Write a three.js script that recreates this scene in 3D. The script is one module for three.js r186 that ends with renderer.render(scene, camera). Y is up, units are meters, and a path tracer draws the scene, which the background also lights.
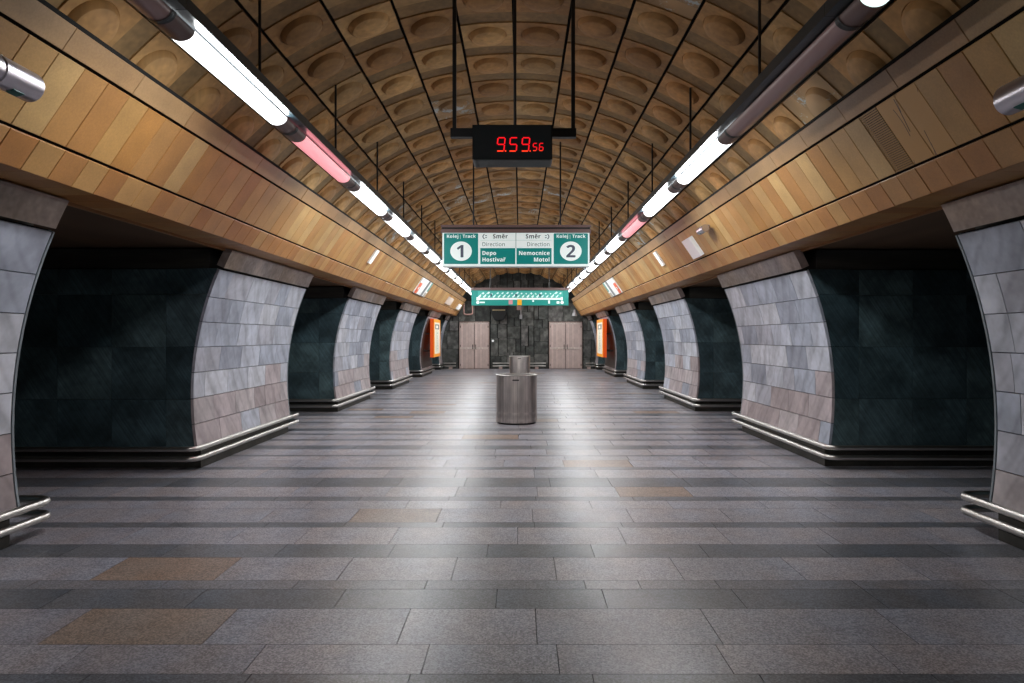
import * as THREE from 'three';
import { RectAreaLightUniformsLib } from 'three/addons/lights/RectAreaLightUniformsLib.js';
import { mergeGeometries, toCreasedNormals } from 'three/addons/utils/BufferGeometryUtils.js';

// ---------------------------------------------------------------- camera, light, exposure
RectAreaLightUniformsLib.init();
const renderer = new THREE.WebGLRenderer({ antialias: true });
renderer.toneMapping = THREE.LinearToneMapping;
renderer.toneMappingExposure = 1.55;
renderer.shadowMap.enabled = true;
const scene = new THREE.Scene();
scene.background = new THREE.Color(0x000000);
const camera = new THREE.PerspectiveCamera(2 * Math.atan(341.5 / 700) * 180 / Math.PI, 1024 / 683, 0.05, 120);
camera.position.set(0.06, 1.5, 0);
camera.lookAt(0.06, 1.5, -10);
camera.setViewOffset(1024, 683, -8, 4.5, 1024, 683);      // the lens looks a little up and left of the vanishing point
const TUBE = { glow: 2.2, panel: 27, flank: 34, white: [0.955, 0.985, 1.0], pink: [1.0, 0.30, 0.34] };   // tube light radiance and colour

// ---------------------------------------------------------------- helpers
const { sin, cos, PI, floor, abs, max, min, sqrt, hypot } = Math;
function rng(seed) { let a = seed >>> 0; return () => { a = (a + 0x6D2B79F5) >>> 0; let t = a; t = Math.imul(t ^ (t >>> 15), t | 1); t ^= t + Math.imul(t ^ (t >>> 7), t | 61); return ((t ^ (t >>> 14)) >>> 0) / 4294967296; }; }
const R0 = rng(77);
const pick = (a, r = R0) => a[floor(r() * a.length)];
const rnd = (a, b, r = R0) => a + (b - a) * r();
const used = {};
function numbered(name) { const n = used[name] = (used[name] ?? -1) + 1; return n ? `${name}_${String(n).padStart(3, '0')}` : name; }
function mesh(name, geo, mat, parent) { const m = new THREE.Mesh(geo, mat); m.name = name; m.castShadow = m.receiveShadow = true; parent.add(m); return m; }
function thing(name, label, category, group, [x, y, z] = [0, 0, 0]) {
  const g = new THREE.Group(); g.name = numbered(name); g.position.set(x, y, z); g.userData = { label, category };
  if (group) g.userData.group = group; scene.add(g); return g;
}
function structure(name, label) { const g = new THREE.Group(); g.name = name; g.userData = { kind: 'structure' }; if (label) { g.userData.label = label; } scene.add(g); return g; }
const box = (w, h, d, x = 0, y = 0, z = 0) => new THREE.BoxGeometry(w, h, d).translate(x, y, z);
const cyl = (r, h, x = 0, y = 0, z = 0, n = 20, r2 = r) => new THREE.CylinderGeometry(r2, r, h, n).translate(x, y, z);
function bevelBox(w, h, d, b = 0.004) {           // box with chamfered edges along its front face (+x)
  const s = new THREE.Shape([[-d / 2, -h / 2], [d / 2, -h / 2], [d / 2, h / 2], [-d / 2, h / 2]].map(p => new THREE.Vector2(p[0] * (1 - 2 * b / d), p[1] * (1 - 2 * b / h))));
  return new THREE.ExtrudeGeometry(s, { depth: w - 2 * b, bevelEnabled: true, bevelThickness: b, bevelSize: b, bevelSegments: 1 }).translate(0, 0, b - w).rotateY(PI / 2);
}
// uv in metres taken from the object's own axes, plus an offset
function planarUV(geo, ox = 0, oy = 0) {
  const g = geo.index ? geo.toNonIndexed() : geo; const p = g.attributes.position, n = g.attributes.normal, uv = new Float32Array(p.count * 2);
  for (let i = 0; i < p.count; i++) {
    const ax = abs(n.getX(i)), ay = abs(n.getY(i)), az = abs(n.getZ(i)); let u, v;
    if (ay >= ax && ay >= az) { u = p.getX(i); v = p.getZ(i); } else if (ax >= az) { u = p.getZ(i); v = p.getY(i); } else { u = p.getX(i); v = p.getY(i); }
    uv[2 * i] = u + ox; uv[2 * i + 1] = v + oy;
  }
  g.setAttribute('uv', new THREE.BufferAttribute(uv, 2)); return g;
}

// ---------------------------------------------------------------- procedural textures
function makeNoise(seed, cells) {                  // tileable value noise on [0,1)^2
  const r = rng(seed), g = Float32Array.from({ length: cells * cells }, () => r());
  return (u, v) => { const x = u * cells, y = v * cells, i = floor(x), j = floor(y); let a = x - i, b = y - j; a = a * a * (3 - 2 * a); b = b * b * (3 - 2 * b);
    const w = k => ((k % cells) + cells) % cells, q = (m, n) => g[w(n) * cells + w(m)];
    return (q(i, j) * (1 - a) + q(i + 1, j) * a) * (1 - b) + (q(i, j + 1) * (1 - a) + q(i + 1, j + 1) * a) * b; };
}
function fbm(seed, cells, oct) { const ns = []; for (let o = 0; o < oct; o++) ns.push(makeNoise(seed + o * 13, cells << o)); return (u, v) => { let s = 0, t = 0, a = 1; for (const n of ns) { s += a * n(u, v); t += a; a *= 0.5; } return s / t; }; }
function texture(size, metres, f, srgb = true) {   // f(u, v) -> [r, g, b] 0..1
  const d = new Uint8Array(size * size * 4);
  for (let j = 0; j < size; j++) for (let i = 0; i < size; i++) { const c = f(i / size, j / size), k = 4 * (j * size + i); for (let q = 0; q < 3; q++) d[k + q] = max(0, min(255, c[q] * 255)); d[k + 3] = 255; }
  const t = new THREE.DataTexture(d, size, size); t.wrapS = t.wrapT = THREE.RepeatWrapping; t.magFilter = THREE.LinearFilter; t.minFilter = THREE.LinearMipmapLinearFilter; t.generateMipmaps = true;
  if (srgb) t.colorSpace = THREE.SRGBColorSpace; t.repeat.set(1 / metres, 1 / metres); t.needsUpdate = true; return t;
}
const gA = fbm(1, 8, 3), gB = fbm(5, 128, 2), gC = fbm(9, 4, 4);
const rs = rng(4);
const graniteTex = texture(512, 0.9, (u, v) => { const s = gB(u, v), sp = rs(); let k = 0.80 + 0.62 * (s - 0.5) + 0.12 * (gA(u, v) - 0.5); k += sp > 0.93 ? 0.14 : sp < 0.07 ? -0.2 : (sp - 0.5) * 0.12; const w = gC(u, v) - 0.5; return [k * (1 + 0.10 * w), k, k * (1 - 0.10 * w)]; });
const graniteRough = texture(256, 1.9, (u, v) => { const k = 0.86 + 0.22 * (gC(u, v) - 0.5) + 0.12 * (gB(u, v) - 0.5); return [k, k, k]; }, false);
const mA = fbm(21, 4, 4), mB = fbm(25, 6, 5), mC = fbm(29, 32, 3);
const marbleTex = texture(512, 1.6, (u, v) => {    // pale grey with slanting darker veins
  const w = (mA(u, v) - 0.5) * 0.6, t = (u * 3 + v * 2 + w) , band = 0.5 + 0.5 * sin(2 * PI * t), band2 = 0.5 + 0.5 * sin(2 * PI * (u * 7 + v * 5 + 1.6 * w));
  const vein = Math.pow(band, 4) * 0.10 + Math.pow(band2, 6) * 0.07; const k = 0.92 - vein - 0.26 * (mB(u, v) - 0.5) + 0.12 * (mC(u, v) - 0.5); return [k * 0.985, k * 0.985, k]; });
const line1 = makeNoise(33, 96), line2 = makeNoise(35, 28);
const greenTex = texture(512, 1.5, (u, v) => {     // dark green with fine slanting streaks
  const p = 3 * u + 2 * v + 0.05 * (mA(u, v) - 0.5), k = 0.62 + (0.10 + 0.5 * mB(u, v)) * (line1(p, 0.3) - 0.5) * 0.45 + 0.22 * (line2(p, 0.7) - 0.5) * mB(u, v) + 0.5 * (mB(u, v) - 0.5) + 0.16 * (mC(u, v) - 0.5); return [k * 0.95, k, k]; });
const cA = fbm(41, 6, 5), cB = fbm(47, 64, 2), cC = fbm(49, 3, 3);
const concreteTex = texture(512, 2.3, (u, v) => { const k = 0.80 + 0.45 * (cA(u, v) - 0.5) + 0.16 * (cB(u, v) - 0.5), w = cC(u, v) - 0.5; return [k * (1 + 0.10 * w), k, k * (1 - 0.16 * w)]; });
const limeTex = texture(512, 1.1, (u, v) => { const s = cA(u, v) + 0.35 * (cB(u, v) - 0.5), t = max(0, min(1, (s - 0.54) * 6)), k = 0.78 + 0.4 * (cC(u, v) - 0.5); return [k * (0.86 + 0.10 * t), k * (0.69 + 0.32 * t), k * (0.48 + 0.54 * t)]; });
const pA = fbm(61, 3, 3), pB = fbm(67, 96, 2);
const plankTex = texture(256, 0.8, (u, v) => { const k = 0.88 + 0.16 * (pA(u, v) - 0.5) + 0.10 * (pB(u, v) - 0.5); return [k, k, k]; });
const brushTex = texture(256, 0.5, (u, v) => { const n = makeNoise.b ?? (makeNoise.b = makeNoise(71, 128)); const k = 0.80 + 0.3 * (n(u, 0.2) - 0.5) + 0.25 * (mB(u, v) - 0.5); return [k, k, k]; });
const stoneA = fbm(81, 10, 4), stoneTex = texture(256, 1.4, (u, v) => { const k = 0.66 + 0.6 * (stoneA(u, v) - 0.5); return [k, k * 1.0, k]; });
const doorTex = texture(256, 0.8, (u, v) => { const n = makeNoise.d ?? (makeNoise.d = makeNoise(91, 48)); const k = 0.86 + 0.22 * (n(u, 0.3) - 0.5) + 0.12 * (cA(u, v) - 0.5); return [k, k * 0.99, k * 0.98]; });

// ---------------------------------------------------------------- materials
const std = (color, roughness, map, o = {}) => new THREE.MeshStandardMaterial({ color, roughness, map: map || null, ...o });
const M = {
  black: std(0x0a0a0b, 0.8), gap: std(0x0d0c0b, 0.95),
  slabLight: [0xb2afb8, 0xaba9b2, 0xb8b2b8, 0xa6a1a8, 0xb1acb3].map(c => std(c, 0.45, graniteTex, { roughnessMap: graniteRough })),
  slabTan: [0xaa9384, 0xa79589].map(c => std(c, 0.47, graniteTex, { roughnessMap: graniteRough })),
  slabDark: [0x76787f, 0x6f7279, 0x7c7d83].map(c => std(c, 0.43, graniteTex, { roughnessMap: graniteRough })),
  slabMid: [0x88878d, 0x908e94].map(c => std(c, 0.43, graniteTex, { roughnessMap: graniteRough })),
  marble: [0xc6cad4, 0xb2b8c4, 0xd2d4da, 0xb9bac2, 0xa4a9b5, 0xc9ccd4].map(c => std(c, 0.42, marbleTex)),
  marbleRose: [0xc0b3b3, 0xb3a5a4, 0xc4bab9].map(c => std(c, 0.42, marbleTex)),
  green: [0x748a92, 0x6a8088, 0x7d949a, 0x5f757e].map(c => std(c, 0.38, greenTex)),
  plinth: std(0x4a4841, 0.7, concreteTex),
  cap: [0xd6c4b9, 0xccbaae].map(c => std(c, 0.7, concreteTex)),
  edge: std(0x8d979b, 0.5, marbleTex),
  plank: [0xc49556, 0xc08c50, 0xc99c60, 0xbb8448, 0xc2945c, 0xcca46a, 0xbd8544].map(c => std(c, 0.46, plankTex)),
  plankLow: [0xc08a4e, 0xbe8448, 0xc49056, 0xb87d42, 0xc69558].map(c => std(c, 0.46, plankTex)),
  plankTop: [0xb68d5e, 0xb3885a, 0xb99264].map(c => std(c, 0.5, plankTex)),
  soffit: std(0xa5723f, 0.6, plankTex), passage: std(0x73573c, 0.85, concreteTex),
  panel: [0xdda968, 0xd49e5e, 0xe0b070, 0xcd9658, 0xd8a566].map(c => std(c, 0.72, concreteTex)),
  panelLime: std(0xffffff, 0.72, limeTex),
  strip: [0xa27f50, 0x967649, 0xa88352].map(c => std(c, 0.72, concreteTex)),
  steel: std(0xbdbab6, 0.34, null, { metalness: 1 }),
  bin: std(0xf2e9e3, 0.46, brushTex, { metalness: 1 }), binInner: std(0x9a9896, 0.5, null, { metalness: 0.8 }),
  chrome: std(0xb8b4bc, 0.30, null, { metalness: 1 }),
  housing: std(0x16252b, 0.4), ring: std(0x0b0d0e, 0.5), rod: std(0x0b0c0d, 0.5),
  tubeOff: std(0xa78582, 0.32), tubeEnd: std(0x6d524c, 0.45),
  signBar: std(0x7d6462, 0.4), signFrame: std(0xd9e2e2, 0.5),
  stone: [0x83847f, 0x6a6d69, 0x959390, 0x565a57, 0x7b7c78].map(c => std(c, 0.75, stoneTex)),
  door: std(0xdec9c4, 0.6, doorTex), doorFrame: std(0xc3aea8, 0.6, doorTex), doorRail: std(0xe8dad3, 0.6, doorTex), iron: std(0x2a2423, 0.6),
  orange: std(0xe8540c, 0.45, null, { emissive: 0xe8540c, emissiveIntensity: 0.14 }), orangeFrame: std(0xf59a1e, 0.45, null, { emissive: 0xf59a1e, emissiveIntensity: 0.1 }), backing: std(0x2e2722, 0.5),
  white: std(0xf8fafb, 0.5), pale: std(0xcbb9aa, 0.6), teal: std(0x12685f, 0.5), grey: std(0x8f8c8e, 0.5), pink: std(0x8d6c64, 0.5),
};

// solid slab bent round the tunnel axis (centre height 0.82): angle a0..a1 from +x, inner radius r0, outer r1, along Z z0..z1
const AX = 0.82;
function bentSlab(a0, a1, r0, r1, z0, z1, n, ou = 0, ov = 0, mirror = 1) {
  const P = [], N = [], U = [];
  const put = (a, r, z, nn, u, v) => { P.push(mirror * r * cos(a), AX + r * sin(a), -z); N.push(nn[0] * mirror, nn[1], nn[2]); U.push(u + ou, v + ov); };
  const quad = (q) => { for (const k of (mirror > 0 ? [0, 1, 2, 0, 2, 3] : [0, 2, 1, 0, 3, 2])) put(...q[k]); };
  for (let i = 0; i < n; i++) {
    const a = a0 + (a1 - a0) * i / n, b = a0 + (a1 - a0) * (i + 1) / n, na = [-cos(a), -sin(a), 0], nb = [-cos(b), -sin(b), 0];
    quad([[a, r0, z0, na, z0, a * r0], [b, r0, z0, nb, z0, b * r0], [b, r0, z1, nb, z1, b * r0], [a, r0, z1, na, z1, a * r0]]);
    quad([[a, r0, z0, [0, 0, 1], 0, a * r0], [a, r1, z0, [0, 0, 1], r1 - r0, a * r0], [b, r1, z0, [0, 0, 1], r1 - r0, b * r0], [b, r0, z0, [0, 0, 1], 0, b * r0]]);
    quad([[a, r0, z1, [0, 0, -1], 0, a * r0], [b, r0, z1, [0, 0, -1], 0, b * r0], [b, r1, z1, [0, 0, -1], r1 - r0, b * r0], [a, r1, z1, [0, 0, -1], r1 - r0, a * r0]]);
  }
  const ea = [sin(a0), -cos(a0), 0], eb = [-sin(a1), cos(a1), 0];
  quad([[a0, r0, z0, ea, z0, 0], [a0, r0, z1, ea, z1, 0], [a0, r1, z1, ea, z1, 0.1], [a0, r1, z0, ea, z0, 0.1]]);
  quad([[a1, r0, z0, eb, z0, 0], [a1, r1, z0, eb, z0, 0.1], [a1, r1, z1, eb, z1, 0.1], [a1, r0, z1, eb, z1, 0]]);
  const g = new THREE.BufferGeometry();
  g.setAttribute('position', new THREE.Float32BufferAttribute(P, 3)); g.setAttribute('normal', new THREE.Float32BufferAttribute(N, 3)); g.setAttribute('uv', new THREE.Float32BufferAttribute(U, 2));
  return g;
}
const ZB = -14.1, ZF = 33.05;                       // hall from behind the camera to the far wall (distances ahead of the camera)

// ---------------------------------------------------------------- floor: granite slabs in bands across the hall
{
  const fl = structure('floor', 'polished granite slabs in light and dark bands');
  mesh('bed', box(19, 0.2, ZF - ZB + 1, 0, -0.125, -(ZF + ZB) / 2), M.gap, fl);
  const near = [[0.30, 'L', [-2.8, -2.03, -1.177, -0.381, 0.237, 1.013, 1.77, 2.55]], [0.45, 'L', [-3.2, -2.3, -1.496, -0.543, 0.144, 1.053, 2.01, 2.9]], [0.30, 'D', [-2.6, -1.8, -0.974, -0.075, 0.545, 1.316, 2.1, 2.9]],
    [0.15, 'M', [-2.9, -2.1, -1.3, -0.51, 0.453, 0.784, 1.258, 2.1]], [0.45, 'L', [-2.6, -1.83, -1.073, -0.366, 0.288, 1.076, 1.833, 2.6]], [0.30, 'D', [-3.1, -2.4, -1.62, -0.842, -0.168, 0.569, 1.35, 2.2, 3.0]],
    [0.45, 'L', [-2.9, -2.08, -1.578, -0.893, 0.043, 0.83, 1.6, 2.4]], [0.15, 'D'], [0.45, 'L'], [0.30, 'L'], [0.16, 'D'], [0.43, 'L'], [0.45, 'D'], [0.47, 'L'], [0.15, 'D'], [0.45, 'L'], [0.28, 'L'], [0.10, 'D'], [0.45, 'L'], [0.33, 'D'], [0.45, 'L'], [0.15, 'D']];
  const r = rng(303), rows = []; let z = 3.116; const cyc = [[0.45, 'L'], [0.15, 'D'], [0.30, 'L'], [0.30, 'D'], [0.45, 'L'], [0.30, 'L'], [0.15, 'D'], [0.45, 'L'], [0.15, 'M'], [0.30, 'L'], [0.45, 'D']];
  for (const [d, t, j] of near) { rows.push([z, z + d, t, j]); z += d; }
  for (let i = 0; z < ZF - 0.02; i++) { const [d, t] = cyc[i % cyc.length]; rows.push([z, min(ZF, z + d), t]); z += d; }
  z = 3.116; for (let i = 0; z > ZB; i++) { const [d, t] = i === 0 ? [0.3, 'D'] : cyc[(i * 3) % cyc.length]; rows.push([max(ZB, z - d), z, t]); z -= d; }
  const rest = new Map(); let count = 0;
  rows.sort((a, b) => a[0] - b[0]);
  for (const [z0, z1, tone, joints] of rows) {
    const js = []; let x = -9.4 + rnd(0, 0.6, r);
    if (joints) { for (let q = joints[0] - 0.8; q > -9.4; q -= rnd(0.62, 0.92, r)) js.unshift(q); js.push(...joints); for (let q = joints[joints.length - 1] + 0.8; q < 9.4; q += rnd(0.62, 0.92, r)) js.push(q); }
    else for (; x < 9.4; x += rnd(0.62, 0.92, r)) js.push(x);
    js.unshift(-9.45); js.push(9.45);
    for (let i = 0; i + 1 < js.length; i++) {
      const a = js[i] + 0.002, b = js[i + 1] - 0.002; if (b - a < 0.02) continue;
      const mid = (a + b) / 2, k = r();
      let mat = tone === 'D' ? pick(M.slabDark, r) : tone === 'M' ? pick(M.slabMid, r) : (joints ? (z0 > 3.4 && z0 < 3.5 && mid < -1.5 && mid > -2.3) || (z0 > 4.2 && z0 < 4.4 && mid < -1.83 && mid > -2.7) : k < 0.05) ? pick(M.slabTan, r) : pick(M.slabLight, r);
      const g = planarUV(box(b - a, 0.025, z1 - z0 - 0.003, mid, -0.0125 - rnd(0, 0.0006, r), -(z0 + z1) / 2), rnd(0, 9, r), rnd(0, 9, r));
      const zm = (z0 + z1) / 2, inView = zm > 2.9 && zm < 10.8 && abs(mid) < 0.72 * zm + 0.5 && abs(mid) < 5.2;
      if (inView && count < 300) { mesh('slab', g, mat, fl); count++; }
      else { if (!rest.has(mat)) rest.set(mat, []); rest.get(mat).push(g); }
    }
  }
  for (const [mat, gs] of rest) mesh('slab_field', mergeGeometries(gs), mat, fl).userData.kind = 'stuff';
}

// ---------------------------------------------------------------- vault: coffered panels, each with a round boss, between recessed strips
{
  const ce = structure('ceiling', 'brown concrete barrel vault of square panels with round bosses');
  const RV = 3.68, D = 8.15 * PI / 180, W = RV * D, PITCH = 0.7455, LEN = 0.525, START = 6.68;
  mesh('shell', bentSlab(38 * PI / 180, 142 * PI / 180, RV + 0.085, RV + 0.4, ZB, ZF, 48), M.gap, ce);
  function dishPanel(ou, ov) {
    const hw = W / 2 - 0.014, hl = LEN / 2, n = 32, P = [], U = [];
    const at = (s, l, d) => { const a = PI / 2 + s / RV, q = RV + d; return [q * cos(a), q * sin(a), l]; };
    const prof = [[0.192, 0], [0.186, 0.007], [0.179, -0.016], [0.158, -0.040], [0.115, -0.055]];
    const ringPt = (k, j) => { const t = 2 * PI * j / n; return [prof[k][0] * cos(t), prof[k][0] * sin(t), prof[k][1]]; };
    const sq = (j, d) => { const t = 2 * PI * j / n, c = cos(t), s = sin(t), m = max(abs(c), abs(s)); return [c / m * hw, s / m * hl, d]; };
    const tri = (...v) => { for (const p of v) { P.push(...at(...p)); U.push(p[1] + ou, p[0] + p[2] + ov); } };
    const quad = (a, b, c, d) => { tri(a, b, c); tri(a, c, d); };
    for (let j = 0; j < n; j++) {
      quad(sq(j, 0), ringPt(0, j), ringPt(0, j + 1), sq(j + 1, 0));
      for (let k = 0; k + 1 < prof.length; k++) quad(ringPt(k, j), ringPt(k + 1, j), ringPt(k + 1, j + 1), ringPt(k, j + 1));
      tri(ringPt(4, j), [0, 0, -0.064], ringPt(4, j + 1));
      quad(sq(j, 0.08), sq(j, 0), sq(j + 1, 0), sq(j + 1, 0.08));
    }
    const g = new THREE.BufferGeometry(); g.setAttribute('position', new THREE.Float32BufferAttribute(P, 3)); g.setAttribute('uv', new THREE.Float32BufferAttribute(U, 2)); g.computeVertexNormals();
    return toCreasedNormals(g, 0.5);
  }
  const panels = [], strips = [];
  for (let i = 0; i < 6; i++) { panels.push(dishPanel(i * 0.37, i * 0.61)); strips.push(bentSlab(PI / 2 - D / 2 + 0.004, PI / 2 + D / 2 - 0.004, RV + 0.013, RV + 0.08, 0, PITCH - LEN - 0.002, 2, i * 0.43, i * 0.29).translate(0, -AX, 0)); }
  const r = rng(505), restP = new Map(), restS = new Map();
  const keep = (map, mat, g, a, z) => { const c = g.clone().applyMatrix4(new THREE.Matrix4().makeRotationZ(a).setPosition(0, AX, -z)); if (!map.has(mat)) map.set(mat, []); map.get(mat).push(c.index ? c.toNonIndexed() : c); };
  for (let i = -28; i < 36; i++) for (let k = -6; k < 6; k++) {
    const a = (k + 0.5) * D, z = START + (i + ((k < 0 ? -k : k + 1) % 2 ? 0 : 0.5)) * PITCH, zc = z + LEN / 2; if (zc - LEN < ZB || z + PITCH > ZF) continue;
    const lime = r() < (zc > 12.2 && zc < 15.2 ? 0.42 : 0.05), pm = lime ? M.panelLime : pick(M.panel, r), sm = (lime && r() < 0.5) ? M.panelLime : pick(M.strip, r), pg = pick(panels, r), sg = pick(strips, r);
    const single = i >= -3 && i < 22;
    if (single) {
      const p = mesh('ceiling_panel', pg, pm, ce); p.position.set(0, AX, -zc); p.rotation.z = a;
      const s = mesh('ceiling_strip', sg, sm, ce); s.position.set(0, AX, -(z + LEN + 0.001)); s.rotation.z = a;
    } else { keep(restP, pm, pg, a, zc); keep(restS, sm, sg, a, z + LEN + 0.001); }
  }
  for (const [mat, gs] of restP) mesh('panel_field', mergeGeometries(gs), mat, ce).userData.kind = 'stuff';
  for (const [mat, gs] of restS) mesh('strip_field', mergeGeometries(gs), mat, ce).userData.kind = 'stuff';
}

// ---------------------------------------------------------------- cornices: sloping bands of bronze planks over the pylons
const CB = { x: 2.93, y: 2.5 }, CU = { x: -0.562, y: 0.827 }, CN = { x: -0.827, y: -0.562 }, PHI = Math.atan2(0.562, 0.827);
const onCornice = (side, t, out = 0) => [side * (CB.x + CU.x * t + CN.x * out), CB.y + CU.y * t + CN.y * out];
const PW = 0.238;
const scratched = [0, 1].map(k => {               // two planks with dark scratches
  const c = document.createElement('canvas'); c.width = 128; c.height = 256; const g = c.getContext('2d'); g.fillStyle = '#b88b50'; g.fillRect(0, 0, 128, 256); g.strokeStyle = '#2b1c10'; g.lineCap = 'round';
  for (const [w, x0, y0, x1, y1, x2, y2] of k ? [[3, 70, 70, 60, 120, 52, 170], [2, 30, 200, 60, 140, 62, 120]] : [[4, 66, 90, 56, 150, 40, 215], [3, 30, 120, 40, 170, 26, 230], [2, 90, 60, 70, 100, 60, 140]]) { g.lineWidth = w; g.beginPath(); g.moveTo(x0, y0); g.quadraticCurveTo(x1, y1, x2, y2); g.stroke(); }
  const t = new THREE.CanvasTexture(c); t.colorSpace = THREE.SRGBColorSpace; t.wrapS = t.wrapT = THREE.RepeatWrapping; t.repeat.set(1 / PW, 1 / 0.485); t.offset.set(0.5, 0.5); return std(0xffffff, 0.46, t);
});
for (const side of [-1, 1]) {
  const tr = structure(side < 0 ? 'trim_1' : 'trim_2', 'sloping cornice clad in bronze coloured planks');
  const r = rng(side < 0 ? 601 : 602);
  const L = ZF - ZB, zm = -(ZF + ZB) / 2;
  const back = mesh('backing', box(0.06, 0.93, L), M.gap, tr); { const [x, y] = onCornice(side, 0.45, -0.065); back.position.set(x, y, zm); back.rotation.z = side * PHI; }
  mesh('soffit', box(0.47, 0.05, L, side * 3.17, 2.55, zm), M.gap, tr);
  const sg = [0, 1, 2].map(i => planarUV(box(0.345, 0.02, PW - 0.005), i * 0.31, i * 0.23));
  for (let z = ZB + 0.13; z + 0.12 < ZF; z += PW) { const m = mesh('soffit_board', pick(sg, r), pick(M.plankLow, r), tr); m.position.set(side * 3.11, 2.513, -z); }
  mesh('soffit_lip', box(0.03, 0.03, L, side * 3.30, 2.495, zm), M.soffit, tr);
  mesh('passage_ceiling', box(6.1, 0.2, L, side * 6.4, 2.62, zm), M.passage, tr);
  const mk = (h, w) => [0, 1, 2].map(i => planarUV(bevelBox(0.03, h, w - 0.004, 0.003).rotateY(side > 0 ? PI : 0), i * 0.31, i * 0.17));
  const main = mk(0.485, PW), low = mk(0.213, PW), top = mk(0.15, 0.714);
  const put = (name, gs, mats, t, z) => { const m = mesh(name, pick(gs, r), pick(mats, r), tr), [x, y] = onCornice(side, t, rnd(-0.002, 0.0015, r)); m.position.set(x, y, -z); m.rotation.z = side * PHI; return m; };
  const shift = side < 0 ? 2.50 : 2.48; let i0 = floor((ZB - shift) / PW);
  for (let i = i0; shift + (i + 1) * PW < ZF; i++) {
    const z = shift + (i + 0.5) * PW; if (z < ZB + 0.12) continue;
    if (side > 0 && i === 10) {                    // louvred grille in place of one plank
      const g = []; for (let q = 0; q < 30; q++) g.push(box(0.012, 0.0115, PW - 0.012, 0, -0.236 + q * 0.0163, 0));
      const gr = mesh('vent_grille', mergeGeometries(g), std(0x9a7442, 0.5), tr), [x, y] = onCornice(side, 0.4775, -0.008); gr.position.set(x, y, -z); gr.rotation.z = side * PHI;
    } else { const pl = put('plank', main, M.plank, 0.4775, z); if (side > 0 && (i === 8 || i === 9)) pl.material = scratched[9 - i]; }
    put('lower_plank', low, M.plankLow, 0.1075, z + 0.02);
  }
  for (let z = -0.35 + (side < 0 ? 2.5 : 3.1) - 24 * 0.714; z + 0.36 < ZF; z += 0.714) if (z > ZB + 0.36) put('top_plank', top, M.plankTop, 0.815, z);
}

// ---------------------------------------------------------------- pylons
const PL = 3.22, PITCHP = 6.03, RP = 3.64, yAng = y => Math.asin((y - AX) / RP);
function railPath(side, zn, zf, x, y, xin) {
  const pts = [], b = 0.11; const q = (px, z) => pts.push(new THREE.Vector3(side * px, y, -z));
  q(xin, zn);
  for (let i = 0; i <= 6; i++) { const t = i / 6 * PI / 2; q(x + b - b * sin(t), zn + b - b * cos(t)); }
  for (let i = 0; i <= 6; i++) { const t = i / 6 * PI / 2; q(x + b - b * cos(t), zf - b + b * sin(t)); }
  q(xin, zf);
  const path = new THREE.CurvePath(); for (let i = 0; i + 1 < pts.length; i++) path.add(new THREE.LineCurve3(pts[i], pts[i + 1]));
  // sweep along the polyline itself so that bends stay exact
  const n = pts.length, m = 10, rad = 0.03, P = [], idx = [];
  for (let i = 0; i < n; i++) { const d = new THREE.Vector3().subVectors(pts[min(n - 1, i + 1)], pts[max(0, i - 1)]).normalize(), u = new THREE.Vector3(0, 1, 0), s = new THREE.Vector3().crossVectors(d, u).normalize(); for (let j = 0; j < m; j++) { const t = 2 * PI * j / m; P.push(pts[i].x + rad * cos(t) * s.x, pts[i].y + rad * sin(t), pts[i].z + rad * cos(t) * s.z); } }
  for (let i = 0; i + 1 < n; i++) for (let j = 0; j < m; j++) { const a = i * m + j, c = i * m + (j + 1) % m; idx.push(a, a + m, c, c, a + m, c + m); }
  const g = new THREE.BufferGeometry(); g.setAttribute('position', new THREE.Float32BufferAttribute(P, 3)); g.setIndex(idx); g.computeVertexNormals(); return planarUV(g);
}
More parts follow.
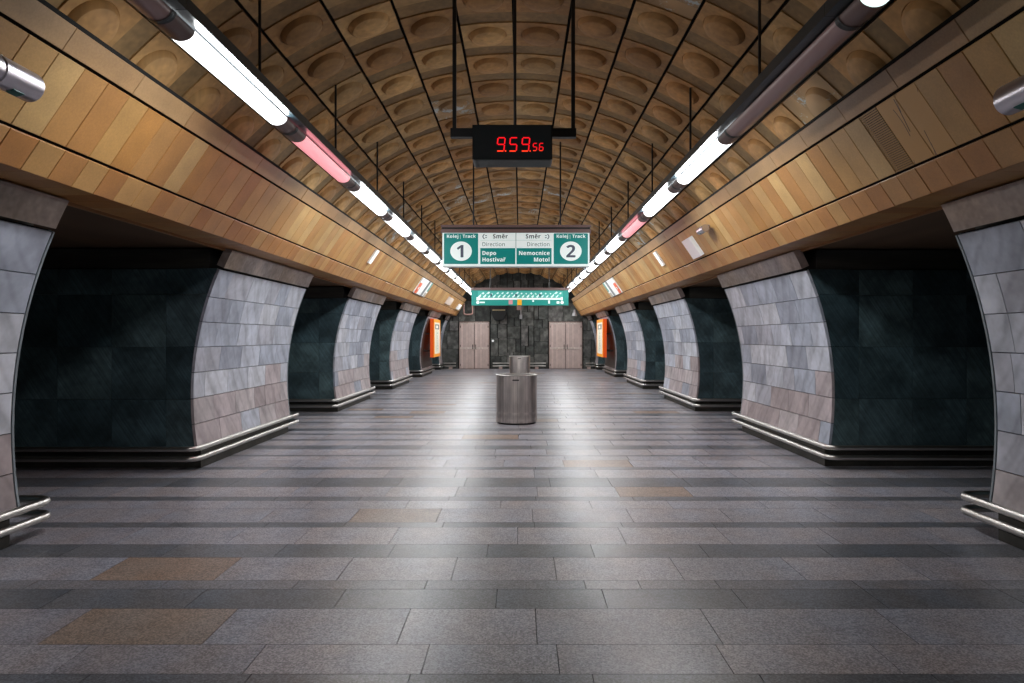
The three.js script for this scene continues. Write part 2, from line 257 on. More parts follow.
function pylon(side, n) {
  const zn = 7.93 + (n - 2) * PITCHP + (side > 0 ? 0.10 : 0), zf = n === 6 ? ZF : zn + PL + (n === 1 && side > 0 ? 0.06 : 0), last = n === 6, r = rng(700 + n * 7 + side);
  const [where, grp] = n === 1 ? ['tall curved marble pylon below a large silver camera housing', 'marble pylons below camera housings']
    : n === 2 ? [side > 0 ? 'tall curved marble pylon beneath the broad white box on the cornice' : 'tall curved marble pylon across the hall from the broad white box', 'tall marble pylons along the hall']
    : n === 3 ? ['curved marble pylon just past the narrow white strip on the cornice', 'marble pylons past the white strips'] : n === 4 ? ['curved marble pylon beneath the red and white notice board', 'marble pylons beneath notice boards']
    : n === 5 ? ['curved marble pylon carrying the orange framed light box', 'pylons with light boxes'] : n === 6 ? ['short curved marble pylon ending at the dark stone wall', 'pylons at the end wall'] : ['curved marble pylon in the hall stretch behind the viewpoint', 'marble pylons behind the viewpoint'];
  const t = thing('marble_pylon', where, 'pylon', grp, [side * 3.6, 0, -(zn + zf) / 2]);
  const off = t.position;
  const add = (name, geo, mat) => mesh(name, geo.translate(-off.x, -off.y, -off.z), mat, t);
  const XO = 6.0;                                  // how far the pylon reaches towards the platform
  // core behind the cladding
  const s = new THREE.Shape(); s.moveTo(XO, 0.2); for (let i = 0; i <= 14; i++) { const a = yAng(0.2) + (yAng(2.28) - yAng(0.2)) * i / 14; s.lineTo((RP + 0.03) * cos(a), AX + RP * sin(a)); } s.lineTo(XO, 2.28);
  const ex = new THREE.ExtrudeGeometry(s, { depth: zf - zn - 0.08, bevelEnabled: false }); if (side < 0) { ex.scale(-1, 1, 1); const ix = ex.attributes.position; for (let i = 0; i < ix.count; i += 3) for (const a of [ex.attributes.position, ex.attributes.normal, ex.attributes.uv]) { const w = a.itemSize; for (let c = 0; c < w; c++) { const k = a.array[(i + 1) * w + c]; a.array[(i + 1) * w + c] = a.array[(i + 2) * w + c]; a.array[(i + 2) * w + c] = k; } } }
  add('core', ex.translate(0, 0, -(zf - 0.04)), M.gap);
  // front: seven courses of marble tiles between two edge strips
  const ys = [0.22, 0.51, 0.80, 1.095, 1.385, 1.67, 1.955, 2.265], e = 0.032;
  const fz0 = zn - 0.004, fz1 = last ? zf : zf - e, len = fz1 - fz0;
  ys.forEach((y0, i) => { if (i === 7) return; const y1 = ys[i + 1];
    let z = fz0; const cuts = [fz0]; let w = [0.65, 0.40, 0.65, 0.52, 0.28, 0.65, 0.45][(i + n + (side > 0 ? 2 : 0)) % 7];
    for (z += w; z < fz1 - 0.16; z += rnd(0, 1, r) < 0.15 ? 0.40 : 0.65) cuts.push(z); cuts.push(fz1);
    for (let c = 0; c + 1 < cuts.length; c++) { const rose = i < 2 ? r() < 0.85 : i < 3 ? r() < 0.3 : false;
      add('front_tile', bentSlab(yAng(y0) + 0.0011, yAng(y1) - 0.0011, RP - rnd(0, 0.0025, r), RP + 0.03, cuts[c] + 0.004, cuts[c + 1] - 0.004, 4, rnd(0, 5, r), rnd(0, 5, r), side), rose ? pick(M.marbleRose, r) : pick(M.marble, r)); } });
  const strip = (z0, z1) => add('edge_strip', bentSlab(yAng(0.22), yAng(2.265), RP, RP + 0.032, z0, z1, 14, 0, 0, side), M.edge);
  if (!last) strip(zf - e + 0.012, zf);
  // side faces: dark green tiles, cut to the curve of the front
  const sy = [0.22, 0.79, 1.385, 1.98, 2.27];
  for (const end of last ? [0] : [0, 1]) for (let i = 0; i < 4; i++) for (let c = 0; c < 5; c++) {
    const x0 = c === 0 ? null : 3.95 + (c - 1) * 0.617, x1 = c === 4 ? XO : 3.95 + c * 0.617, sh = new THREE.Shape(), y0 = sy[i] + 0.002, y1 = sy[i + 1] - 0.002;
    if (x0 === null) { sh.moveTo(x1 - 0.002, y0); for (let q = 0; q <= 4; q++) { const a = yAng(y0) + (yAng(y1) - yAng(y0)) * q / 4; sh.lineTo((RP + 0.034) * cos(a), AX + (RP + 0.034) * sin(a)); } sh.lineTo(x1 - 0.002, y1); }
    else { sh.moveTo(x0 + 0.002, y0); sh.lineTo(x1 - 0.002, y0); sh.lineTo(x1 - 0.002, y1); sh.lineTo(x0 + 0.002, y1); }
    if (side < 0) sh.curves.length && (sh.curves = sh.curves.map(k => new THREE.LineCurve(new THREE.Vector2(-k.v1.x, k.v1.y), new THREE.Vector2(-k.v2.x, k.v2.y))));
    const g = new THREE.ExtrudeGeometry(sh, { depth: 0.038, bevelEnabled: false }); planarUV(g, rnd(0, 5, r), rnd(0, 5, r));
    add('side_tile', g.translate(0, 0, end ? -zf + 0.0015 : -zn - 0.0395), pick(M.green, r));
  }
  if (n === 5) add('dark_panel', bentSlab(yAng(0.32), yAng(2.2), RP - 0.014, RP - 0.004, zn + 0.08, zf - 0.08, 8, 0, 0, side), M.backing);
  // cap stones under the soffit
  const cz = [zn + 0.015, zn + 0.05 + (zf - zn) * (0.52 + 0.1 * (r() - 0.5)), last ? zf : zf - 0.05];
  for (let c = 0; c < 2; c++) add('cap_stone', bentSlab(yAng(2.295), yAng(2.498), RP - 0.03, RP + 0.06, cz[c] + 0.002, cz[c + 1] - 0.002, 3, rnd(0, 5, r), rnd(0, 5, r), side), M.cap[c]);
  add('cap_core', box(2.55, 0.22, zf - zn - 0.06, side * 4.75, 2.39, -(zn + zf) / 2), M.plinth);
  add('plinth', planarUV(box(2.36, 0.2, (last ? zf : zf - 0.1) - zn - 0.1, side * 4.78, 0.1, -(zn + 0.1 + (last ? zf : zf - 0.1)) / 2)), M.plinth);
  for (const [x, y] of [[3.555, 0.246], [3.555, 0.134]]) add('rail', railPath(side, zn - 0.12, last ? zf + 0.3 : zf + 0.30, x, y, 5.9), M.steel);
  const br = []; for (let k = 0; k < 4; k++) { const z = zn + 0.25 + k * (zf - zn - 0.5) / 3; br.push(box(0.11, 0.02, 0.03, side * 3.61, 0.246, -z), box(0.11, 0.02, 0.03, side * 3.61, 0.134, -z)); }
  add('rail_bracket', mergeGeometries(br), M.iron);
  return t;
}
for (let n = -1; n <= 6; n++) for (const side of [-1, 1]) pylon(side, n);

// ---------------------------------------------------------------- outer walls of the platforms and the wall behind the camera
for (const side of [-1, 1]) { const w = structure(side < 0 ? 'wall_left' : 'wall_right'); mesh('wall_face', box(0.2, 2.8, ZF - ZB, side * 9.5, 1.2, -(ZF + ZB) / 2), M.stone[3], w); }
{ const w = structure('wall_rear'); mesh('wall_face', planarUV(box(19.4, 5, 0.2, 0, 2.3, -ZB + 0.1)), M.stone[1], w); }

// ---------------------------------------------------------------- far wall: rough dark stone with two double doors
{
  const w = structure('wall_back', 'dark rough stone block wall at the far end');
  mesh('backing', box(19.4, 5, 0.2, 0, 2.3, -ZF - 0.18), M.gap, w);
  const r = rng(909), doors = [[-2.84, -1.34], [1.39, 3.04]], hits = (a, b, y0) => y0 < 2.22 && doors.some(([p, q]) => b > p && a < q);
  const edges = [[-3.7, -2.84], [-2.84, -1.34], [-1.34, -0.55], [-0.55, 0.1], [0.1, 0.72], [0.72, 1.39], [1.39, 3.04], [3.04, 3.7]];
  for (const [a, b] of edges) { const isDoor = hits(a + 0.01, b - 0.01, 0); let y = isDoor ? 2.24 : 0;
    while (y < 4.5) { const h = rnd(0.4, 1.0, r), y1 = y + h > 4.4 ? 4.55 : y + h; const m = (b - a) > 0.5 && r() < 0.75 ? a + (b - a) * rnd(0.3, 0.7, r) : null;
      for (const [p, q] of m ? [[a, m], [m, b]] : [[a, b]]) { const d = rnd(0.02, 0.14, r); mesh('stone_block', planarUV(box(q - p - rnd(0.012, 0.05, r), y1 - y - 0.014, d, (p + q) / 2, (y + y1) / 2, -ZF - 0.09 + d / 2), rnd(0, 5, r), rnd(0, 5, r)), pick(M.stone, r), w); }
      y = y1; } }
  for (const [x0, x1] of [[-3.5, -2.95], [-1.22, 1.27], [3.15, 3.6]]) for (const y of [0.14, 0.27]) mesh('rail', new THREE.CylinderGeometry(0.028, 0.028, x1 - x0, 10).rotateZ(PI / 2).translate((x0 + x1) / 2, y, -ZF + 0.16), M.steel, w);
  for (const x of [-3.2, -0.85, 0.85, 3.3]) mesh('rail_foot', box(0.16, 0.1, 0.12, x, 0.05, -ZF + 0.12), M.doorFrame, w);
  [[-2.80, -1.39], [1.43, 2.99]].forEach(([x0, x1], k) => {
    const d = structure(`door_${k + 1}`, 'pale pinkish wooden double door'), cx = (x0 + x1) / 2, W = x1 - x0, z = -ZF + 0.02;
    d.position.set(cx, 0, z);
    for (const s of [-1, 1]) mesh('door_frame', box(0.05, 2.2, 0.12, s * (W / 2 - 0.025), 1.1, 0), M.doorFrame, d);
    mesh('door_frame', box(W, 0.05, 0.12, 0, 2.195, 0), M.doorFrame, d);
    for (const s of [-1, 1]) {
      const lw = W / 2 - 0.06, lx = s * (lw / 2 + 0.012);
      const leaf = mesh('door_leaf', planarUV(box(lw, 2.15, 0.04, 0, 0, 0), s, k), M.door, d); leaf.position.set(lx, 1.085, 0.0);
      const nb = 5; for (let i = 0; i < nb; i++) for (const [y, h] of [[-0.62, 0.86], [0.48, 1.1]]) mesh('board', planarUV(box(lw / nb - 0.012, h, 0.02, -lw / 2 + (i + 0.5) * lw / nb, y, 0.028), i * 0.37, k + s), M.door, leaf);
      mesh('cross_rail', box(lw, 0.09, 0.05, 0, -0.11, 0.02), M.doorRail, leaf); mesh('cross_rail', box(lw, 0.05, 0.05, 0, 1.05, 0.02), M.doorRail, leaf);
      for (const y of [-0.9, 0, 0.9]) mesh('hinge', box(0.03, 0.1, 0.05, s * (lw / 2 - 0.005), y, 0.04), M.iron, leaf);
      mesh('handle', box(0.03, 0.22, 0.06, -s * (lw / 2 - 0.06), -0.05, 0.05), M.iron, leaf);
    }
  });
}

// ---------------------------------------------------------------- tube lights hung in two rows
function fluorescent(side, k) {
  const z0 = (side < 0 ? 3.70 : 3.78) + k * 2.05, z1 = z0 + 2.05, zc = (z0 + z1) / 2, xc = 1.85;
  const state = side > 0 && k === -1 ? 'dim' : k < 0 && k > -6 ? 'off' : side > 0 && k === 0 ? 'off' : side < 0 && k === 1 ? 'pink' : side > 0 && k === 3 ? 'pink' : 'on';
  const lbl = { on: 'white glowing tube light in a long hanging row', dim: 'faintly glowing tube light next to the brown unlit one', pink: side < 0 ? 'pink glowing tube light next to the first lit tube of its row' : 'pink glowing tube light two white tubes past the unlit one',
    off: side > 0 && k === 0 ? 'unlit brown tube light between a faint one and a white one' : side < 0 && k === -1 ? 'unlit brownish tube light just before the first white one' : 'unlit tube light in the hanging row behind the viewpoint' };
  const t = thing('tube_light', lbl[state], 'light', state === 'on' ? 'lit white tube lights' : state === 'off' ? 'unlit tube lights' : state === 'pink' ? 'pink tube lights' : null, [side * xc, 3.22, -zc]);
  const L = 2.05;
  // housing: dark tray above the cover with a fascia on the inner side
  const sh = new THREE.Shape([[-0.145, 0.012], [-0.145, 0.085], [-0.10, 0.11], [0.07, 0.11], [0.090, 0.02], [0.090, -0.012], [0.082, -0.012], [0.062, 0.09], [-0.085, 0.09], [-0.085, 0.012]].map(p => new THREE.Vector2(side * p[0], p[1])));
  const hous = mesh('housing', new THREE.ExtrudeGeometry(sh, { depth: L - 0.004, bevelEnabled: false }).translate(0, 0, -L / 2), M.housing, t);
  const cover = (a, b, rr = 0.078, sag = 0.058, y = 0.004) => { const g = new THREE.CylinderGeometry(1, 1, b - a, 20, 1, true, -PI / 2 , PI); g.rotateX(PI / 2); g.rotateZ(0); 
    const p = g.attributes.position; for (let i = 0; i < p.count; i++) { const x = p.getX(i), yy = p.getY(i); p.setXYZ(i, x * rr, y - abs(yy) * sag, p.getZ(i)); } g.translate(0, 0, (a + b) / 2); g.computeVertexNormals(); return g; };
  const tube = 0.78;                                // half length of the glowing part
  if (state === 'off') mesh('cover', cover(-L / 2 + 0.01, L / 2 - 0.01), M.tubeOff, t);
  else {
    const c = state === 'pink' ? TUBE.pink : state === 'dim' ? [0.75, 1, 0.95] : TUBE.white, f = state === 'pink' ? 0.13 : state === 'dim' ? 0.03 : 1, col = new THREE.Color().setRGB(...c);
    mesh('end_cover', cover(-L / 2 + 0.01, -tube), M.tubeEnd, t); mesh('end_cover', cover(tube, L / 2 - 0.01), M.tubeEnd, t);
    mesh('lit_cover', cover(-tube, tube), new THREE.MeshStandardMaterial({ color: 0xffffff, roughness: 0.5, emissive: col, emissiveIntensity: TUBE.glow * (state === 'pink' ? 0.26 : state === 'dim' ? 0.4 : 1), side: THREE.DoubleSide }), t);
    const l = new THREE.RectAreaLight(col, TUBE.panel * f, 0.13, 2 * tube); l.name = 'tube_glow'; l.rotation.x = -PI / 2; l.position.set(0, -0.060, 0); t.add(l);
    for (const [s, down, part] of [[-1, -0.12, 1], [1, 0.75, 0.62]]) {   // the cover's two flanks: inner side towards the vault, outer side towards the cornice
      const q = new THREE.RectAreaLight(col, TUBE.flank * f * part, 2 * tube, 0.05); q.name = 'flank_glow'; q.position.set(s * side * 0.082, -0.028, 0); t.add(q); q.lookAt(t.position.x + s * side * 1.082, t.position.y - 0.028 - down, t.position.z);
    }
  }
  for (const z of [-L / 2 + 0.012, L / 2 - 0.012]) mesh('clamp_ring', cover(z - 0.011, z + 0.011, 0.083, 0.063, 0.005), M.ring, hous);
  const top = AX + sqrt(3.70 ** 2 - xc ** 2) - 3.22; mesh('hanger_rod', cyl(0.011, top - 0.1, -side * 0.06, (top + 0.1) / 2 + 0.005, -0.25, 8), M.rod, t);
}
for (let k = -8; k < 14; k++) for (const side of [-1, 1]) fluorescent(side, k);

// ---------------------------------------------------------------- printed faces
function canvasTex(w, h, draw) { const c = document.createElement('canvas'); c.width = w; c.height = h; draw(c.getContext('2d'), w, h); const t = new THREE.CanvasTexture(c); t.colorSpace = THREE.SRGBColorSpace; return t; }
const TEAL = '#007a75';
function rr(g, x, y, w, h, r) { g.beginPath(); g.moveTo(x + r, y); g.lineTo(x + w - r, y); g.arcTo(x + w, y, x + w, y + r, r); g.lineTo(x + w, y + h - r); g.arcTo(x + w, y + h, x + w - r, y + h, r); g.lineTo(x + r, y + h); g.arcTo(x, y + h, x, y + h - r, r); g.lineTo(x, y + r); g.arcTo(x, y, x + r, y, r); g.closePath(); g.fill(); }
const trackFace = num => canvasTex(480, 480, (g) => {
  g.fillStyle = '#e3eeec'; g.fillRect(0, 0, 480, 480); g.fillStyle = TEAL; rr(g, 18, 6, 444, 442, 14);
  g.fillStyle = '#e8f3f1'; g.font = 'bold 66px sans-serif'; g.textAlign = 'center'; g.fillText('Kolej', 130, 70); g.fillText('Track', 345, 70); g.fillRect(228, 26, 4, 60);
  g.beginPath(); g.arc(240, 262, 140, 0, 2 * PI); g.fill(); g.fillStyle = '#4a4f5e'; g.font = 'bold 250px sans-serif'; g.fillText(num, 240, 352); g.textAlign = 'left';
});
function ringArrow(g, x, y, s) {                  // broken ring with a dart inside, opening towards the arrow's tail
  g.strokeStyle = '#4a4f5e'; g.fillStyle = '#4a4f5e'; g.lineWidth = 12; g.beginPath(); g.arc(x, y, 34, s > 0 ? -1.2 : PI - 1.2, s > 0 ? 1.2 : PI + 1.2); g.stroke();
  for (const q of [-1, 1]) { g.beginPath(); g.moveTo(x - s * 26, y + q * 9); g.lineTo(x + s * 8, y + q * 9); g.lineTo(x - s * 8, y + q * 26); g.closePath(); g.fill(); }
}
const directionFace = canvasTex(1000, 480, (g) => {
  g.fillStyle = '#e3eeec'; g.fillRect(0, 0, 1000, 480); g.fillStyle = '#a9b4b4'; g.fillRect(10, 102, 980, 5);
  g.fillStyle = TEAL; g.fillRect(10, 218, 482, 232); g.fillRect(508, 218, 482, 232); g.fillStyle = '#6d7478'; g.fillRect(496, 0, 8, 218); g.fillStyle = '#e3eeec'; g.fillRect(494, 218, 12, 240);
  ringArrow(g, 80, 52, -1); ringArrow(g, 920, 52, 1);
  g.fillStyle = '#34383e'; g.font = 'bold 84px sans-serif'; g.fillText('Směr', 180, 78); g.textAlign = 'right'; g.fillText('Směr', 840, 78);
  g.fillStyle = '#5d6467'; g.font = '78px sans-serif'; g.textAlign = 'left'; g.fillText('Direction', 32, 190); g.textAlign = 'right'; g.fillText('Direction', 968, 190);
  g.fillStyle = '#f2faf8'; g.font = 'bold 80px sans-serif'; g.textAlign = 'left'; g.fillText('Depo', 32, 318); g.fillText('Hostivař', 32, 412); g.textAlign = 'right'; g.fillText('Nemocnice', 968, 318); g.fillText('Motol', 968, 412); g.textAlign = 'left';
});
const mapFace = canvasTex(1400, 224, (g) => {
  g.fillStyle = '#108a80'; g.fillRect(0, 0, 1400, 224); const r = rng(55); g.fillStyle = '#3fa79d'; g.fillRect(90, 10, 1230, 100);
  g.strokeStyle = '#d4efec'; g.lineCap = 'butt';
  for (let i = 0; i < 17; i++) { const x = 100 + i * 70, l = 0.6 + 0.4 * r(); g.lineWidth = 18 + 10 * r(); g.beginPath(); g.moveTo(x, 104); g.lineTo(x + 100 * l, 104 - 92 * l); g.stroke(); g.fillStyle = i % 5 === 2 ? '#2a5c66' : '#4db3a8'; g.fillRect(x + 46 * l, 50, 26, 40); }
  g.fillStyle = '#eefaf8'; g.fillRect(70, 112, 1220, 28); g.fillRect(70, 100, 44, 50); g.fillRect(1290, 100, 30, 50); g.beginPath(); g.arc(90, 182, 24, 0, 7); g.fill(); g.fillRect(120, 170, 70, 22);
  g.beginPath(); g.arc(890, 160, 15, 0, 7); g.fill(); g.fillRect(1108, 150, 26, 50); g.fillRect(1230, 165, 40, 34); g.beginPath(); g.arc(1310, 182, 24, 0, 7); g.fill();
  g.fillStyle = '#c98a92'; g.fillRect(535, 146, 60, 64); g.fillStyle = '#e8a61a'; g.fillRect(660, 136, 66, 88);
});
const lit = (map, e) => new THREE.MeshStandardMaterial({ map, roughness: 0.35, emissive: 0xffffff, emissiveMap: map, emissiveIntensity: e });
const SIGN_GLOW = 0.24;
{
  const Z = 10.3, s = thing('direction_sign', 'green and white hanging sign with tracks 1 and 2', 'sign', null, [0, 2.535, -Z]);
  const sc = mesh('case', box(2.17, 0.5, 0.18, 0, 0.25, -0.1), M.signFrame, s);
  const face = (x, w, tex) => { const f = mesh('sign_face', new THREE.PlaneGeometry(w, 0.49), lit(tex, SIGN_GLOW), sc); f.position.set(x, 0.252, -0.0085); return f; };
  face(-0.808, 0.545, trackFace('1')); face(0, 1.07, directionFace); face(0.808, 0.545, trackFace('2'));
  mesh('head_rail', box(2.21, 0.05, 0.22, 0, 0.525, -0.1), M.signBar, s); mesh('head_rail', box(2.18, 0.03, 0.19, 0, 0.565, -0.1), M.iron, s); mesh('head_rail', box(2.21, 0.035, 0.22, 0, 0.597, -0.1), M.signBar, s);
  for (const x of [-0.63, 0.66]) mesh('hanger_rod', cyl(0.012, 1.32, x, 0.6 + 0.66, -0.1, 8), M.rod, s);
}
{
  const Z = 20.4, s = thing('line_map_sign', 'long green hanging line map with white slanted station names', 'sign', null, [0.06, 2.418, -Z]);
  const mc = mesh('case', box(2.84, 0.446, 0.14, 0, 0.223, -0.08), M.teal, s);
  const f = mesh('sign_face', new THREE.PlaneGeometry(2.82, 0.43), lit(mapFace, SIGN_GLOW), mc); f.position.set(0, 0.223, -0.0085);
  mesh('head_rail', box(2.86, 0.075, 0.17, 0, 0.482, -0.08), M.signBar, s);
  for (const x of [-0.87, 0.85]) mesh('hanger_rod', cyl(0.012, 1.55, x, 0.52 + 0.76, -0.08, 8), M.rod, s);
  const tag = mesh('hanging_tag', box(0.13, 0.13, 0.02, -0.03, -0.065, -0.05), M.pink, s); tag.userData.label = 'small reddish tag below the map';
}
{
  const Z = 5.47, s = thing('digital_clock', 'black hanging digital clock with red digits', 'clock', null, [0, 2.889, -Z]);
  const cc = mesh('case', box(0.625, 0.27, 0.245, 0, 0.135, -0.1235), std(0x0c1113, 0.35), s);
  mesh('base_plate', box(0.60, 0.006, 0.235, 0, -0.003, -0.1235), std(0x4c5654, 0.6), s);
  const seg = canvasTex(1000, 432, (g) => {
    g.fillStyle = '#050708'; g.fillRect(0, 0, 1000, 432);
    const S = { 5: 'afgcd', 6: 'afgecd', 9: 'abfgcd' };
    const digit = (d, x, y, w, h, lw, sk) => { const P = (u, v) => [x + u * w + (1 - v) * sk, y + v * h], L = { a: [0, 0, 1, 0], g: [0, 0.5, 1, 0.5], d: [0, 1, 1, 1], f: [0, 0, 0, 0.5], b: [1, 0, 1, 0.5], e: [0, 0.5, 0, 1], c: [1, 0.5, 1, 1] };
      g.lineWidth = lw; g.lineCap = 'butt'; for (const k of S[d]) { const [a, b, c, e] = L[k], p = P(a, b), q = P(c, e), dx = q[0] - p[0], dy = q[1] - p[1], n = hypot(dx, dy), m = lw * 0.35; g.strokeStyle = k === 'd' ? '#ff3a1c' : '#e8121c'; g.beginPath(); g.moveTo(p[0] + dx / n * m, p[1] + dy / n * m); g.lineTo(q[0] - dx / n * m, q[1] - dy / n * m); g.stroke(); } };
    digit(9, 298, 160, 92, 176, 17, 18); digit(5, 458, 160, 92, 176, 17, 18); digit(9, 616, 160, 92, 176, 17, 18); digit(5, 764, 234, 48, 96, 12, 9); digit(6, 846, 234, 48, 96, 12, 9);
    g.fillStyle = '#ff3a1c'; g.fillRect(404, 326, 18, 18); g.fillRect(722, 326, 16, 18);
  });
  const f = mesh('display', new THREE.PlaneGeometry(0.605, 0.255), lit(seg, 0.8), cc); f.position.set(0, 0.135, 0.0005);
  mesh('cross_bar', box(1.0, 0.07, 0.06, 0.007, 0.236, -0.12), M.rod, s);
  mesh('cable', cyl(0.012, 1.34, 0.02, 0.27 + 0.665, -0.12, 8), M.rod, s);
  for (const x of [-0.463, 0.484]) mesh('hanger_rod', box(0.03, 1.32, 0.03, x, 0.27 + 0.655, -0.12), M.rod, s);
}

// ---------------------------------------------------------------- round steel bins down the middle
function bin(x, Z, label) {
  const t = thing('steel_bin', label, 'bin', null, [x, 0, -Z]);
  const lathe = (pts, n = 64) => { const g = new THREE.LatheGeometry(pts.map(p => new THREE.Vector2(...p)), n), uv = g.attributes.uv; for (let i = 0; i < uv.count; i++) uv.setXY(i, uv.getX(i) * 2.2, uv.getY(i)); return g; };
  const bd = mesh('body', lathe([[0.345, 0.03], [0.355, 0.03], [0.355, 0.205], [0.350, 0.208], [0.355, 0.212], [0.355, 0.835]]), M.bin, t);
  mesh('lip', lathe([[0.355, 0.83], [0.362, 0.838], [0.358, 0.850], [0.33, 0.852], [0.318, 0.845], [0.315, 0.70]]), M.steel, t);
  mesh('liner', lathe([[0.315, 0.72], [0.0, 0.70]], 40), M.binInner, t);
  mesh('base_ring', lathe([[0.32, 0.0], [0.33, 0.0], [0.33, 0.035], [0.32, 0.035]]), M.iron, t);
  const tag = mesh('name_plate', box(0.11, 0.022, 0.006, -0.012, 0.765, 0.355), M.iron, bd); tag.rotation.z = 0; return t;
}
bin(0.0, 12.25, 'large round brushed steel bin in the open middle of the hall');
bin(0.05, 24.1, 'round steel bin farther along, standing before the dark stone wall');

// ---------------------------------------------------------------- light boxes on the fifth pylons
for (const side of [-1, 1]) {
  const t = thing('light_box', 'orange framed poster light box mounted on a pylon', 'light box', 'orange poster light boxes', [side * 3.29, 0.725, -27.65]);
  const lc = mesh('case', box(0.13, 1.465, 2.1, 0, 0.7325, 0), M.orange, t);
  const ix = -side * 0.068;
  for (const y of [0.06, 1.405]) mesh('frame_bar', box(0.03, 0.12, 2.1, ix, y, 0), M.orangeFrame, lc);
  for (const z of [-0.95, 0.95]) mesh('frame_bar', box(0.03, 1.225, 0.2, ix, 0.7325, z), M.orangeFrame, lc);
  const pt = canvasTex(256, 256, (g) => { g.fillStyle = '#e9e2cf'; g.fillRect(0, 0, 256, 256); g.fillStyle = '#56595b'; g.fillRect(30, 16, 190, 40); g.fillStyle = '#ece8dd'; g.fillRect(70, 24, 100, 24); const r = rng(12); for (let i = 0; i < 26; i++) { g.fillStyle = i % 3 ? '#a9b7a8' : '#8fa79c'; g.fillRect(90, 66 + i * 7, 20 + 60 * r(), 4); } });
  const f = mesh('poster', new THREE.PlaneGeometry(1.7, 1.225), lit(pt, 0.12), lc); f.position.set(-side * 0.0835, 0.7325, 0); f.rotation.y = -side * PI / 2;
  for (const y of [0.25, 0.9]) for (const z of [-0.8, 0.8]) { const xw = RP * cos(yAng(y + 0.725)) - 3.29 - 0.065 - 0.006; mesh('wall_bracket', box(xw, 0.06, 0.06, side * (0.065 + xw / 2), y, z), M.iron, t); }
}

// ---------------------------------------------------------------- camera housings on the cornices
function cctv(side, Z, at, label) {
  const sc = Z > 5 ? 0.62 : 1, [x, y] = onCornice(side, at, 0.155 * sc), t = thing('security_camera', label, 'camera', null, [x, y, -Z]); t.scale.setScalar(sc);
  const prof = [[0, -0.19], [0.055, -0.19], [0.079, -0.165], [0.079, 0.10], [0.073, 0.104], [0.073, 0.115], [0.079, 0.12], [0.079, 0.30], [0, 0.30]];
  const g = new THREE.LatheGeometry(prof.map(p => new THREE.Vector2(...p)), 28).rotateX(PI / 2); const bd = mesh('body', toCreasedNormals(g, 0.5), M.chrome, t);
  const rib = []; for (let i = 0; i < 7; i++) { const a = PI / 2 - side * (0.1 + i * 0.13) + PI * 0; rib.push(box(0.006, 0.006, 0.24, 0.080 * cos(a), 0.080 * sin(a), -0.03)); } mesh('cooling_ribs', mergeGeometries(rib), M.chrome, bd);
  const lab = mesh('maker_plate', box(0.045, 0.004, 0.075, 0, 0, 0), M.teal, bd); { const a = -PI / 2 - side * 0.25; lab.position.set(0.079 * cos(a), 0.079 * sin(a), -0.03); lab.rotation.z = a + PI / 2; }
  mesh('lens_window', new THREE.CircleGeometry(0.045, 20).rotateY(PI).translate(0, 0, -0.1915), M.black, t);
  const arm = mesh('bracket', cyl(0.02, 0.12, 0, 0, 0, 12), M.grey, t); arm.position.set(-side * CN.x * 0.1, -CN.y * 0.1, 0.14); arm.rotation.z = Math.atan2(-side * CN.x, CN.y) ;
  for (const [sx, z] of [[-1, 0.08], [1, -0.14]]) mesh('bolt', new THREE.SphereGeometry(0.008, 8, 6).translate(sx * side * 0.03, 0.068, z), M.white, t);
}
cctv(-1, 3.53, 0.49, 'silver cylindrical camera housing on the cornice across from the louvred grille');
cctv(1, 3.46, 0.38, 'silver cylindrical camera housing on the cornice a few planks from the louvred grille');
cctv(1, 9.45, 0.60, 'small silver camera housing beside a white box on the cornice');

// ---------------------------------------------------------------- boxes and boards fixed to the cornices
function plate(name, label, category, side, t0, t1, z0, z1, depth, mat, group) {
  const [x, y] = onCornice(side, (t0 + t1) / 2, depth / 2 + 0.002), t = thing(name, label, category, group, [x, y, -(z0 + z1) / 2]); t.rotation.z = side * PHI;
  mesh('board', box(depth, t1 - t0, z1 - z0), mat, t); return t;
}
plate('white_box', 'broad white box on the cornice beside a small camera', 'box', 1, 0.275, 0.60, 10.3, 10.76, 0.06, M.white);
plate('white_strip', 'narrow white strip across the cornice planks', 'strip', 1, 0.39, 0.69, 12.75, 12.95, 0.03, M.white, 'narrow white strips');
plate('white_strip', 'narrow white strip across the cornice planks', 'strip', -1, 0.42, 0.71, 12.6, 12.8, 0.03, M.white, 'narrow white strips');
for (const side of [-1, 1]) {
  const t = plate('notice_board', 'red and white notice board flat on the cornice', 'board', side, 0.24, 0.72, 18.6, 20.7, 0.03, M.white, 'red and white notice boards');
  const pt = canvasTex(420, 96, (g) => { g.fillStyle = '#f2f1ee'; g.fillRect(0, 0, 420, 96); g.fillStyle = '#e0623a'; g.fillRect(0, 30, 90, 66); g.fillStyle = '#f2e6e0'; g.fillRect(40, 56, 36, 14); g.fillStyle = '#5b4a48'; g.fillRect(70, 60, 20, 8); g.fillStyle = '#7b7d7c'; g.fillRect(240, 0, 70, 96); g.fillStyle = '#3f9a90'; g.fillRect(370, 0, 50, 60); g.fillStyle = '#b9b2a4'; g.fillRect(340, 70, 80, 26); });
  const f = mesh('print', new THREE.PlaneGeometry(2.08, 0.47), new THREE.MeshStandardMaterial({ map: pt, roughness: 0.5 }), t); f.rotation.y = -side * PI / 2; f.position.x = -side * 0.0155; if (side > 0) { f.scale.x = 1; }
  if (side > 0) { pt.wrapS = THREE.RepeatWrapping; pt.repeat.x = -1; }
}
plate('pale_board', 'pale notice board near the dark end wall', 'board', -1, 0.32, 0.62, 26.0, 27.9, 0.03, M.pale);
plate('white_box', 'small white box at the wall end of the cornice', 'box', -1, 0.30, 0.56, 30.7, 31.8, 0.05, M.white);

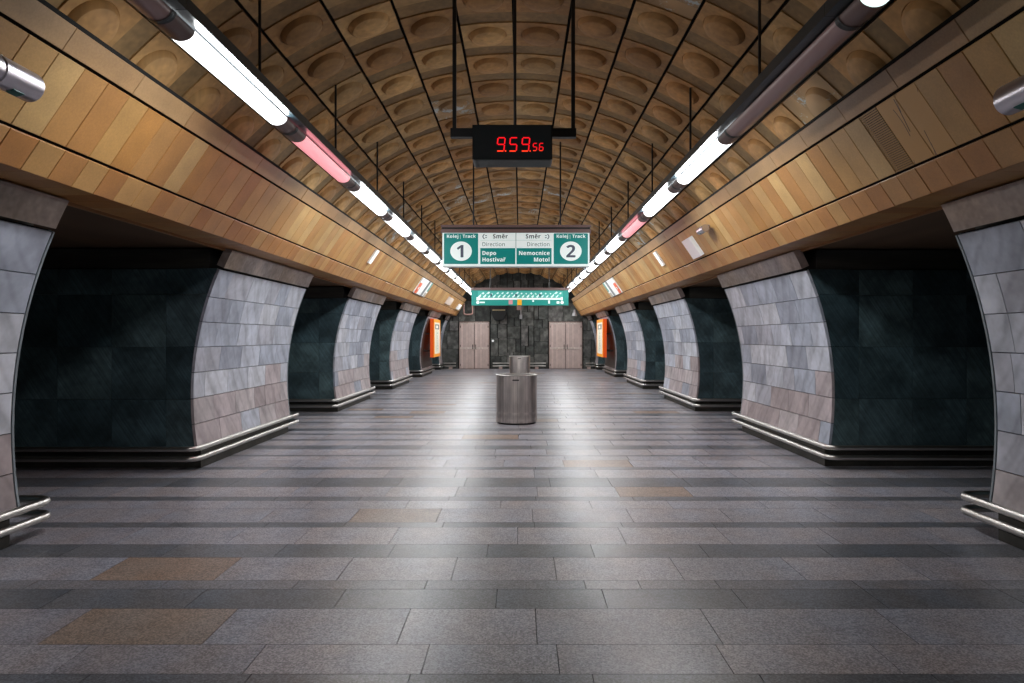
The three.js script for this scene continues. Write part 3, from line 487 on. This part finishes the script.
// ---------------------------------------------------------------- small fittings by the far wall
{
  const t = thing('wall_monitor', 'black boxy fitting high on the stone wall between the doors', 'monitor', null, [-0.95, 2.3, -ZF + 0.3]);
  const s = new THREE.Shape([[-0.42, 0.68], [0.42, 0.68], [0.38, 0.3], [0.22, 0.02], [-0.16, 0.0], [-0.32, 0.3]].map(p => new THREE.Vector2(...p)));
  mesh('case', new THREE.ExtrudeGeometry(s, { depth: 0.25, bevelEnabled: true, bevelSize: 0.02, bevelThickness: 0.02, bevelSegments: 2 }).translate(0, 0, -0.25), M.black, t);
  mesh('slot', box(0.6, 0.05, 0.02, 0.02, 0.46, 0.025), std(0x8a7a55, 0.5), t);
}
{
  const t = thing('wall_pipe', 'pinkish bent pipe at the end of the cornice', 'pipe', null, [-2.35, 2.55, -ZF + 0.5]);
  const c = new THREE.CatmullRomCurve3([[-0.2, 0.5, 0], [-0.2, 0.05, 0], [-0.12, 0, 0], [0.12, 0, 0], [0.2, 0.06, 0], [0.2, 0.55, 0]].map(p => new THREE.Vector3(...p)), false, 'catmullrom', 0.2);
  mesh('tube', new THREE.TubeGeometry(c, 30, 0.035, 8), M.pink, t); mesh('wall_bracket', box(0.06, 0.06, 0.5, 0, 0, -0.25), M.iron, t);
}
{
  const t = thing('wall_lamp_cone', 'small grey cone shaped fitting at the end of the cornice', 'fitting', null, [2.6, 2.48, -ZF + 0.45]);
  mesh('cone', cyl(0.13, 0.3, 0, 0.15, 0, 16, 0.03), M.grey, t); mesh('arm', box(0.03, 0.03, 0.45, 0, 0.3, -0.22), M.iron, t);
}
{ const t = thing('wall_button', 'small round white button on the stone beside a door', 'button', null, [-1.22, 1.32, -ZF + 0.03]); mesh('plate', new THREE.CylinderGeometry(0.055, 0.06, 0.06, 16).rotateX(PI / 2), M.white, t); mesh('stem', box(0.04, 0.04, 0.1, 0, 0, -0.05), M.grey, t); }
{ const t = thing('junction_box', 'small grey box with conduit above the stone wall rail', 'box', null, [0.1, 2.35, -ZF + 0.125]); mesh('case', box(0.12, 0.2, 0.12, 0, 0.1, 0), M.grey, t); mesh('conduit', cyl(0.02, 0.6, 0, 0.5, 0, 8), M.grey, t); }

renderer.render(scene, camera);
